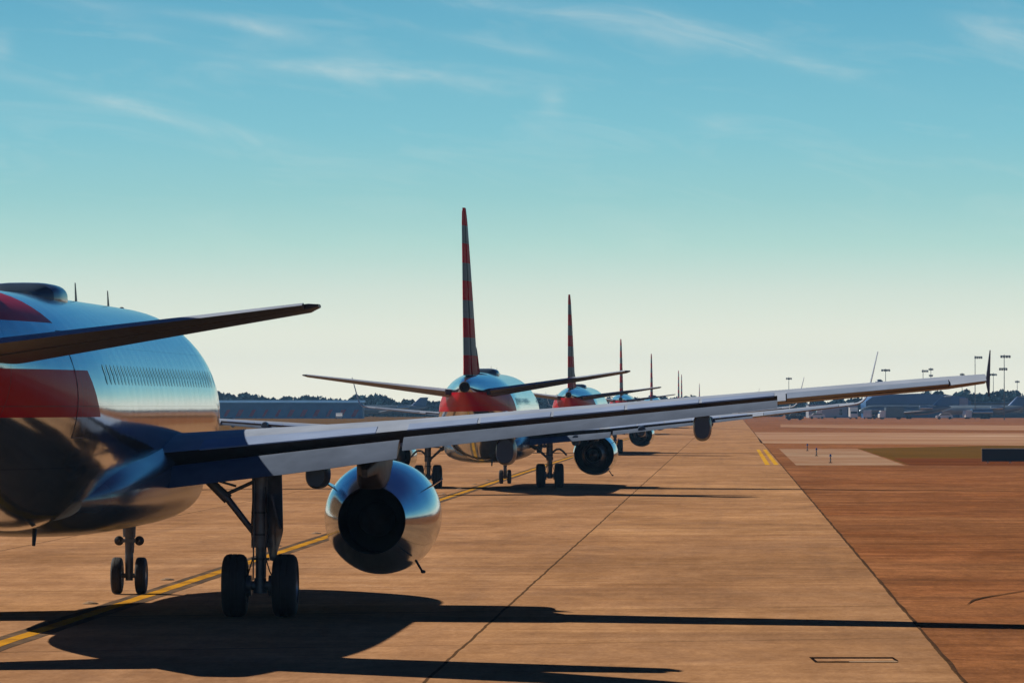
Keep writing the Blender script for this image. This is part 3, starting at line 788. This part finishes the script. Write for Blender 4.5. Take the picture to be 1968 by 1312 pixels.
# edge lights on posts
M['blueglass'] = simple('blue_glass', (.03,.06,.25), .15, 0)
def edge_light(x, y, h, label):
    b = MB(); b.tube((0,0,0),(0,0,.05),.13,.12,M['dark']); b.tube((0,0,.05),(0,0,h*.7),.03,.03,M['dark']); b.box((0,0,h*.35),(.10,.10,.12),M['hub'])
    r = empty('edge_light', (x,y,-.003)); b.build('post', r)
    g = MB(); g.tube((0,0,h*.7),(0,0,h*.76),.09,.09,M['hub'],14); g.tube((0,0,h*.76),(0,0,h*.95),.075,.05,M['blueglass'],14); g.tube((0,0,h*.95),(0,0,h),.05,.01,M['blueglass'],14)
    g.build('lamp_head', r); return tag(r, label, 'edge light', 'edge lights on the pale apron')
for (px, py, h, lab) in ((1551.5,866,.62,'farthest of the three short edge lights beside the yellow edge marks'),(1569,875.5,.62,'middle of the three short edge lights on the pale apron'),(1596,889,.60,'nearest of the three short edge lights on the pale apron')):
    x, y = gp(px, py); edge_light(x, y, h, lab)
# guidance sign (its dark back)
x0, y0 = gp(1887, 889)
r = empty('guidance_sign', (x0, y0, -.003), (0,0,R(-1)))
tag(r, 'long low black sign box standing in the grass at the right edge', 'airfield sign')
b = MB(); b.box((1.9,0,.52),(3.8,.32,.84),M['black'] if False else simple('sign_black',(.012,.012,.014),.5)); b.build('sign_box', r, smooth=False)
b = MB(); b.box((1.9,0,.955),(3.84,.38,.03),simple('sign_cap',(.5,.48,.46),.3,.5)); b.build('cap', r, smooth=False)
for xx in (.4, 1.9, 3.4):
    b = MB(); b.tube((xx,0,0),(xx,0,.12),.04,.04,M['hub']); b.box((xx,0,.01),(.25,.25,.02),M['hub']); b.build('leg', r)

# ------------------------------------------------------------------ far background
M['leaf'] = patch_mat('tree_foliage_haze', (.012,.040,.062), (.022,.062,.090), (.04,.08,.10), .2, .2)  # distance haze put into the leaf colour as blue
def tree_mass(name, x0, x1, d0, d1, hfun, n, leafs, size, label, seed):
    rn = random.Random(seed); b = MB(); vs = []; fs = []
    for i in range(n):
        x = rn.uniform(x0, x1); y = rn.uniform(d0, d1); h = hfun(x)*rn.uniform(.75,1.08); w = h*rn.uniform(.35,.6)
        for j in range(leafs):
            a = rn.uniform(0, 6.283); ph = rn.uniform(-1, 1); q = (1-ph*ph)**.5*rn.uniform(.6,1)
            cx, cy, cz = x + w*q*math.cos(a), y + w*q*math.sin(a), h*.52 + h*.48*ph
            s = size*rn.uniform(.5,1.2); u = Vector((rn.gauss(0,1), rn.gauss(0,1), rn.gauss(0,1))).normalized(); v = u.orthogonal().normalized()
            w2 = u.cross(v)
            k = len(vs)
            for sa, sb in ((-1,-1),(1,-.8),(.9,1),(-.7,.9)): vs.append((cx + s*(sa*v.x + sb*w2.x), cy + s*(sa*v.y+sb*w2.y), max(0, cz + s*(sa*v.z+sb*w2.z))))
            fs.append([k,k+1,k+2,k+3])
    b.add(vs, fs, M['leaf']); o = b.build(name, None, smooth=False)
    tag(o, label, 'trees', None, 'stuff'); return o
tree_mass('tree_line', -230, 60, 1860, 1920, lambda x: 6.2 + .5*math.sin(x*.11) + (.6 if x < -60 else 0) - (1.4 if -42 < x < -20 else 0), 420, 90, .7, 'dark blue-green line of far trees along the horizon at left', 3)
tree_mass('tree_line', 60, 420, 1880, 1950, lambda x: 6.4 + .9*math.sin(x*.05) + (1.0 if x > 140 else 0), 480, 90, .7, 'dark line of far trees along the horizon at right', 5)
tree_mass('tree_line', 420, 1900, 500, 1500, lambda x: 17, 700, 26, 3.2, 'far belt of trees off to the right of the taxiway', 8)

# long building with slanted red marks
M['bluewall'] = simple('cladding_haze_blue', (.05,.16,.33), .5, .1, .2, .2)  # distance haze put into the wall colour as blue
M['redmark'] = simple('red_marks', (.42,.03,.06), .6, 0)
M['roof'] = simple('roof_haze_blue', (.05,.15,.29), .5, .2, .3, .2)  # same haze blue put into the roof colour
M['white'] = simple('white_paint', (.78,.78,.76), .3, 0, 2, .05)
d = 1650.0; s = F/d
r = empty('service_building', (0, d, -.012)); tag(r, 'long low blue building with a row of slanted red marks at left', 'building')
xa, xb = (300-984)/s, (697-984)/s
b = MB(); b.box(((xa+xb)/2, 9, 2.3),(xb-xa,18,4.6),M['bluewall']); b.build('wall', r, smooth=False)
b = MB(); vs = [(xa-.5,-.6,4.6),(xb+.5,-.6,4.6),(xb+.5,18.6,4.6),(xa-.5,18.6,4.6),(xa-.5,9,5.3),(xb+.5,9,5.3)]
b.add(vs, [[0,1,5,4],[3,4,5,2],[0,4,3],[1,2,5],[0,3,2,1]], M['roof']); b.build('roof', r, smooth=False)
px = 436
for i in range(11):
    x = (px + 24.6*i - 984)/s; w = random.uniform(.8,1.4)
    b = MB(); b.box((0,0,0),(w,.10,2.0),M['redmark'])
    bb = b.build('red_panel', r, smooth=False)
    for v in bb.data.vertices: v.co.x += v.co.z*.55
    bb.location = (x, -.08, 1.55)
# hangar at right
d = 1720.0; s = F/d
def X(px): return (px-984)/s
M['hangar'] = simple('bright_blue_cladding', (.03,.12,.32), .4, .1, .15, .15)
M['hangdoor'] = simple('hangar_door_blue', (.025,.07,.16), .5, .1, .3, .2)
r = empty('hangar', (X(1765), d, -.012)); tag(r, 'wide blue hangar with curved roof beyond the near wing tip', 'hangar')
W = X(1862)-X(1660)
b = MB(); prof = [(-W/2,0),(-W/2,5.0),(-W/2+2,6.4),(-W/4,7.1),(0,7.4),(W/4,7.1),(W/2-2,6.4),(W/2,5.0),(W/2,0)]
b.loft([[(x,y,z) for x,z in prof] for y in (0,26)], M['hangar']); b.build('shell', r, smooth=False)
for i in range(5):
    b = MB(); b.box((-W*.40 + i*W*.2, -.12, 2.1),(W*.19,.2,4.2),M['hangdoor']); b.build('door', r, smooth=False)
b = MB(); b.box((W/2-2.2,-.3,3.0),(2.6,.3,6),simple('pale_panel',(.25,.3,.42),.5)); b.build('end_panel', r, smooth=False)
r = empty('terminal_block', (X(1925), d+10, -.012)); tag(r, 'low dark terminal block with pale roof edge at far right', 'building')
b = MB(); b.box((0,10,2.3),(24,20,4.6),simple('dark_cladding',(.05,.065,.09),.5,.1,.3,.2)); b.build('wall', r, smooth=False)
b = MB(); b.box((0,10,4.75),(24.6,20.6,.3),M['roof']); b.build('roof', r, smooth=False)
for i in range(6):
    b = MB(); b.box((-10+i*4,-.05,2.2),(2.6,.12,1.4),M['glass']); b.build('window', r, smooth=False)
r = empty('terminal_block', (X(1610), d+25, -.012)); tag(r, 'low pale grey block behind the tip of the second wing', 'building')
b = MB(); b.box((0,8,2.0),(15,16,4.0),simple('pale_cladding',(.30,.33,.38),.5,0,.3,.2)); b.build('wall', r, smooth=False)
b = MB(); b.box((0,8,4.1),(15.4,16.4,.25),M['roof']); b.build('roof', r, smooth=False)
for i in range(4):
    b = MB(); b.box((-5.4+i*3.6,-.05,1.8),(2,.12,1.6),M['glass']); b.build('window', r, smooth=False)

# vehicles
def vehicle(kind, x, y, rz, label, body):
    r = empty({'van':'box_truck','car':'ramp_car','tank':'fuel_truck'}[kind], (x,y,-.006), (0,0,R(rz))); tag(r, label, {'van':'truck','car':'car','tank':'fuel truck'}[kind])
    if kind == 'car':
        prof = [(-2.3,.35),(-2.35,.85),(-2.1,1.0),(-1.5,1.08),(-1.0,1.62),(1.3,1.66),(2.1,1.12),(2.3,.9),(2.3,.35)]
        b = MB(); b.loft([[(px_,y_,z_) for px_,z_ in prof] for y_ in (-.9,-.8,.8,.9)], body); b.build('body', r, smooth=False)
        for sy in (-.915,.915):
            b = MB(); b.add([(-1.35,sy,1.12),(-.92,sy,1.52),(1.22,sy,1.56),(1.75,sy,1.15)],[[0,1,2,3]],M['glass']); b.build('window', r, smooth=False)
        wx = (-1.45, 1.45); wr = .35
    elif kind == 'van':
        b = MB(); b.box((.9,0,1.95),(5.0,2.3,2.6),body); b.build('cargo_box', r, smooth=False)
        b = MB(); b.loft([[(px_,y_,z_) for px_,z_ in [(-3.4,.5),(-3.4,1.3),(-3.0,2.3),(-1.7,2.35),(-1.7,.5)]] for y_ in (-1.05,1.05)], M['white']); b.build('cab', r, smooth=False)
        b = MB(); b.box((-3.22,0,1.8),(.06,1.8,.6),M['glass'],Matrix.Rotation(R(20),3,'Y')); b.build('windscreen', r, smooth=False)
        wx = (-2.5, 2.2); wr = .45
    else:
        b = MB(); b.loft([ring(yy,1.9,1.1*k,1.0*k,24) for yy,k in ((-3.2,.5),(-3.1,.95),(-2.8,1),(2.8,1),(3.1,.95),(3.2,.5))], body); o = b.build('tank', r); o.rotation_euler = (0,0,R(90)); o.location.x = 1
        b = MB(); b.loft([[(px_,y_,z_) for px_,z_ in [(-4.4,.5),(-4.4,1.4),(-4.1,2.4),(-2.5,2.45),(-2.5,.5)]] for y_ in (-1.1,1.1)], M['white']); b.build('cab', r, smooth=False)
        b = MB(); b.box((0,0,.7),(8,1,.3),M['dark']); b.build('chassis', r, smooth=False)
        wx = (-3.4, 1.4, 2.8); wr = .5
    for wx_ in wx:
        for sy in (-.85,.85):
            b = MB(); b.tube((wx_,sy-.12,wr),(wx_,sy+.12,wr),wr,wr,M['tyre'],16); b.build('wheel', r)
d = 1560.; s = F/d
vehicle('car', (1527-984)/F*1480, 1480, 5, 'dark car crossing the brown ground below the second wing tip', M['dark'])
vehicle('van', (1640-984)/F*1600, 1600, 90, 'white box truck left of the blue hangar', M['white'])
vehicle('tank', (1672-984)/F*1600, 1600, 75, 'white fuel truck in front of the blue hangar', M['white'])
vehicle('car', (1570-984)/F*1600, 1600, 0, 'pale car parked left of the box truck', M['white'])
vehicle('van', (1590-984)/F*1640, 1640, 0, 'pale grey box truck parked by the pale block', simple('pale_grey',(.4,.42,.45),.4))
vehicle('van', (1712-984)/F*1560, 1560, 10, 'dark box truck parked before the hangar doors', M['dome'])
vehicle('car', (1815-984)/F*1560, 1560, 0, 'white car parked before the hangar right end', M['white'])
vehicle('tank', (1880-984)/F*1600, 1600, 20, 'silver fuel truck between the hangar and the dark block', M['silver'])
vehicle('car', (652-984)/F*1600, 1600, 90, 'white car parked by the long blue building', M['white'])
vehicle('car', (432-984)/F*1000, 1000, 0, 'dark car on the ground behind the near fuselage', M['dark'])

# regional jet (T tail) seen side-on
M['jetpaint'] = simple('jet_blue_grey', (.16,.22,.28), .25, .4, .4, .1)
def regional(x, y, rz, label, group):
    r = empty('regional_jet', (x,y,-.01), (0,0,R(rz))); tag(r, label, 'jet', group)
    tab = [(13.4,2.2,.02,.02),(13.1,2.2,.4,.38),(12.2,2.3,.85,.85),(10.8,2.45,1.2,1.22),(9,2.5,1.34,1.34),(-4,2.5,1.34,1.34),(-7,2.65,1.2,1.2),(-10,2.95,.8,.85),(-12.6,3.25,.3,.35),(-13.2,3.3,.1,.12)]
    b = MB(); b.loft([ring(*q[:4],n=28) for q in smooth_tab(tab, [13.4,13.2]+[12.9-.65*i for i in range(40)]+[-13.2])], M['jetpaint']); b.build('fuselage', r)
    for sd in (1,-1):
        b = MB(); b.loft([place(airfoil(c,.12,n=8), L, yl, z, .03, sd) for L,yl,c,z in ((.8,3.2,4.6,1.6),(4,1.3,2.9,1.85),(10.4,-2.2,1.3,2.35))], M['wing']); b.build('wing', r)
        b = MB(); b.revolve([(-3.5,.55),(-3.6,.68),(-4.6,.74),(-6.2,.66),(-7.2,.45),(-7.3,.40)], (sd*1.95,0,3.1), M['nacelle'], 24, True, True); b.build('engine_nacelle', r)
        b = MB(); b.loft([place(airfoil(c,.10,n=6), L, yl, z, 0, sd) for L,yl,c,z in ((0,-10.9,2.2,6.3),(3.1,-12.4,1.2,6.35))], M['wing']); b.build('tailplane', r)
        b = MB(); b.tube((sd*1.5,-1,.4),(sd*1.5,-1,1.8),.09,.12,M['gear']); b.tube((sd*1.5-.3,-1,.42),(sd*1.5+.3,-1,.42),.42,.42,M['tyre'],16); b.build('main_gear', r)
    b = MB(); b.loft([[(h, yl-x_, z) for x_, h in airfoil(c,.11,n=8,camber=0)] for z,yl,c in ((3.3,-7.2,5.2),(6.35,-10.6,2.7))], M['hangar']); b.build('tail_fin', r)
    b = MB(); b.tube((0,10,.3),(0,10,1.5),.06,.08,M['gear']); b.tube((-.2,10,.3),(.2,10,.3),.3,.3,M['tyre'],16); b.build('nose_gear', r)
    return r
regional((745-984)/F*1850, 1850, 84, 'small blue-grey jet parked side-on between the blue building and the second airliner', 'parked small jets')
regional((1740-984)/F*1600, 1600, 100, 'small jet parked before the middle of the blue hangar', 'parked small jets')
regional((1890-984)/F*1640, 1640, 60, 'small jet parked near the dark terminal block', 'parked small jets')

# floodlight masts
M['mast'] = simple('mast_steel', (.09,.10,.11), .5, .4)
def mast(px, ytop, d, heads, label):
    x = (px-984)/F*d; h = HC + (HY-ytop)/F*d
    r = empty('floodlight_mast', (x, d, -.012)); tag(r, label, 'floodlight', 'floodlight masts on the horizon')
    b = MB(); b.tube((0,0,0),(0,0,h),.15,.08,M['mast'],10); b.build('pole', r)
    for hz, w, off in heads:
        b = MB(); w *= .62; b.box((off,0,h-hz),(w,.5,.16),M['mast'])
        for i in range(4): b.box((off - w*.4 + w*.27*i,-.3,h-hz-.30),(w*.22,.4,.45),M['mast'],Matrix.Rotation(R(25),3,'X'))
        b.build('lamp_head', r, smooth=False)
mast(1930,681,1500,[(.3,4.2,.3),(3.6,3.4,-.3)],'tallest floodlight mast with two lamp clusters at the right edge')
mast(1874,683,1600,[(.3,3.4,.9)],'single-headed floodlight mast left of the near wingtip fence')
mast(1702,708,1800,[(.3,4.4,0)],'slim mast with flat lamp head above the near wing aileron')
mast(1774,709,1800,[(.4,3.2,.6)],'mast at left of a pair with lamp heads above the aileron')
mast(1789,706,2000,[(.4,2.6,0),(2.6,2.2,0)],'fainter mast at right of a pair above the aileron')
mast(1909,716,1900,[(.4,3.6,0)],'short mast showing just beside the near wing tip')
mast(1516,724,2100,[(.4,3.4,0)],'faint far mast above the outer end of the flap')
mast(1849,716,2100,[(.4,2.6,0)],'faint thin mast left of the single-headed mast')
mast(1955,730,2100,[(.4,2.6,0)],'faint mast at the very right edge')
# radar ball
r = empty('radar_tower', ((1690-984)/F*1750, 1750, -.012)); tag(r, 'dark round radar ball on a tower just above the near wing', 'radar tower')
b = MB(); b.tube((0,0,0),(0,0,9.6),1.0,.7,M['dark'],12); b.build('tower', r)
b = MB(); b.loft([ring(0,0,.01,.01)] if False else [[(1.3*math.cos(a)*math.cos(e), 1.3*math.sin(a)*math.cos(e), 10.6+1.25*math.sin(e)) for a in [6.2832*i/20 for i in range(20)]] for e in [R(-88+22*j) for j in range(9)]], M['dome']); b.build('radar_ball', r)

# ------------------------------------------------------------------ world, sun, haze
def s2l(c): 
    return tuple(((v/255)/12.92 if v/255 <= .04045 else ((v/255+.055)/1.055)**2.4) for v in c)
SUNV = Vector((-1.0, .62, 1.0)).normalized()      # towards the sun
elev = math.asin(SUNV.z); az = math.atan2(SUNV.x, SUNV.y)
w = bpy.data.worlds.new('World'); sc.world = w; w.use_nodes = True
nt = w.node_tree; bg = nt.nodes['Background']
T = NT.__new__(NT); T.t = nt; T.b = None; T.m = None
sky = T.n('ShaderNodeTexSky', sky_type='NISHITA', sun_disc=False, sun_elevation=elev, sun_rotation=az, air_density=1.0, dust_density=1.5)
gen = T.n('ShaderNodeTexCoord').outputs['Generated']
sp = T.n('ShaderNodeSeparateXYZ'); T.l(gen, sp.inputs[0]); DX, DY, DZ = sp.outputs
zc = T.math('MAXIMUM', DZ, 0.0)
fac = T.math('SQRT', zc)
def el(py): return math.sqrt(max(0, (HY-py)/F))
HAZE = True
k = 1.0
grad = T.ramp(fac, [(0, s2l((250,243,218))), (el(720), s2l((240,239,219))), (el(640), s2l((228,231,213))), (el(560), s2l((206,220,207))), (el(470), s2l((172,209,201))), (el(380), s2l((147,197,198))),
                    (el(250), s2l((124,186,199))), (el(120), s2l((109,175,195))), (el(0), s2l((95,164,190))), (.33, s2l((58,132,176))), (.42, s2l((34,104,160))), (.60, s2l((4,40,96))), (1, s2l((1,10,36)))])
# cirrus wisps fixed on the sky (azimuth and elevation in degrees)
dy = T.math('MAXIMUM', DY, .05)
AZ = T.math('MULTIPLY', T.math('DIVIDE', DX, dy), 57.3); EL = T.math('MULTIPLY', T.math('DIVIDE', DZ, dy), 57.3)
cbn = T.n('ShaderNodeCombineXYZ'); T.l(T.math('MULTIPLY', AZ, .55), cbn.inputs[0]); T.l(T.math('ADD', T.math('MULTIPLY', EL, 2.6), T.math('MULTIPLY', AZ, .42)), cbn.inputs[1])
cn = T.noise(1.1, cbn.outputs[0], 8, .62, .7)
cb2 = T.n('ShaderNodeCombineXYZ'); T.l(AZ, cb2.inputs[0]); T.l(EL, cb2.inputs[1]); cb2.inputs[2].default_value = 4.0
cn2 = T.noise(.45, cb2.outputs[0], 5, .6, .5)
def dg(px, py): return ((px-984)/F*57.3, (HY-py)/F*57.3)
tot = None
for (ax, ay, bx, by, wd, st_) in [(500,118,900,158,16,.95),(860,-12,1420,92,20,.45),(330,22,560,66,12,.50),(-80,125,420,255,13,.55),(1040,185,1085,200,26,.45),(1830,40,2010,90,40,.40),
                              (1180,-10,1640,150,16,.40),(1340,232,1440,240,18,.30),(-20,95,20,100,28,.45),(100,0,330,60,22,.25),(1210,462,1290,470,18,.28),(820,60,1120,118,12,.25),(380,235,620,290,12,.18)]:
    (a1, e1), (a2, e2) = dg(ax, ay), dg(bx, by)
    L = math.hypot(a2-a1, e2-e1); cx, cy = (a1+a2)/2, (e1+e2)/2; ct, st2 = (a2-a1)/L, (e2-e1)/L
    dA = T.math('SUBTRACT', AZ, cx); dE = T.math('SUBTRACT', EL, cy)
    uu = T.math('ADD', T.math('MULTIPLY', dA, ct), T.math('MULTIPLY', dE, st2))
    vv = T.math('SUBTRACT', T.math('MULTIPLY', dE, ct), T.math('MULTIPLY', dA, st2))
    vv = T.math('ADD', vv, T.math('MULTIPLY', T.math('SUBTRACT', cn2, .5), wd/F*57.3*3.0))
    u2 = T.math('POWER', T.math('ABSOLUTE', T.math('DIVIDE', uu, L*.52)), 2.0); v2 = T.math('POWER', T.math('ABSOLUTE', T.math('DIVIDE', vv, wd/F*57.3)), 2.0)
    g = T.math('MULTIPLY', T.math('EXPONENT', T.math('MULTIPLY', T.math('ADD', u2, v2), -1.0)), st_)
    tot = g if tot is None else T.math('ADD', tot, g)
wisp = T.math('MULTIPLY', T.math('MULTIPLY', tot, .52), T.mapr(cn, .33, .66, .12, 1.0))
bg_w = T.math('MULTIPLY', T.mapr(cn, .5, .8, 0, .14), T.mapr(EL, .8, 2.4, 0, 1))
wisp = T.math('MINIMUM', T.math('ADD', wisp, bg_w), .8)
front = T.math('GREATER_THAN', DY, .05)
wisp = T.math('MULTIPLY', wisp, front)
col = T.mix(wisp, grad, s2l((222,224,216)))
# physical sky adds the brightening towards the sun
nk = T.mix(1.0, sky.outputs[0], (.0006,.0006,.0006), 'MULTIPLY')
fin = T.mix(1.0, col, nk, 'ADD')
nt.links.new(fin, bg.inputs[0]); bg.inputs[1].default_value = 1.12

sun = bpy.data.lights.new('Sun', 'SUN'); sun.energy = 5.0; sun.angle = R(.5); sun.color = (1.0, .90, .78)
so = bpy.data.objects.new('Sun', sun); COL.objects.link(so); so.rotation_euler = SUNV.to_track_quat('Z', 'Y').to_euler(); so.location = (-60, 60, 60)

if HAZE:
    hm = bpy.data.materials.new('haze_air'); hm.use_nodes = True; t = hm.node_tree; t.nodes.remove(t.nodes['Principled BSDF'])
    pv = t.nodes.new('ShaderNodeVolumePrincipled'); pv.inputs['Color'].default_value = (.30,.62,1.0,1); pv.inputs['Density'].default_value = .00009; pv.inputs['Anisotropy'].default_value = .2
    t.links.new(pv.outputs[0], t.nodes['Material Output'].inputs['Volume'])
    b = MB(); b.box((0, 1460, 15),(5300, 3640, 33), hm); o = b.build('haze', None, smooth=False)
    o.location = (0,0,-.0); tag(o, 'thin bluish haze over the airfield', 'haze', None, 'stuff')

cam = bpy.data.cameras.new('Camera'); co = bpy.data.objects.new('Camera', cam); COL.objects.link(co)
cam.sensor_width = 36; cam.lens = 36*F/1968; cam.clip_start = .5; cam.clip_end = 20000
co.location = (0,0,HC); co.rotation_euler = (R(90) + math.atan((HY-656)/F), 0, 0)
sc.camera = co
sc.view_settings.view_transform = 'Standard'; sc.view_settings.look = 'None'; sc.view_settings.exposure = 0; sc.view_settings.gamma = 1
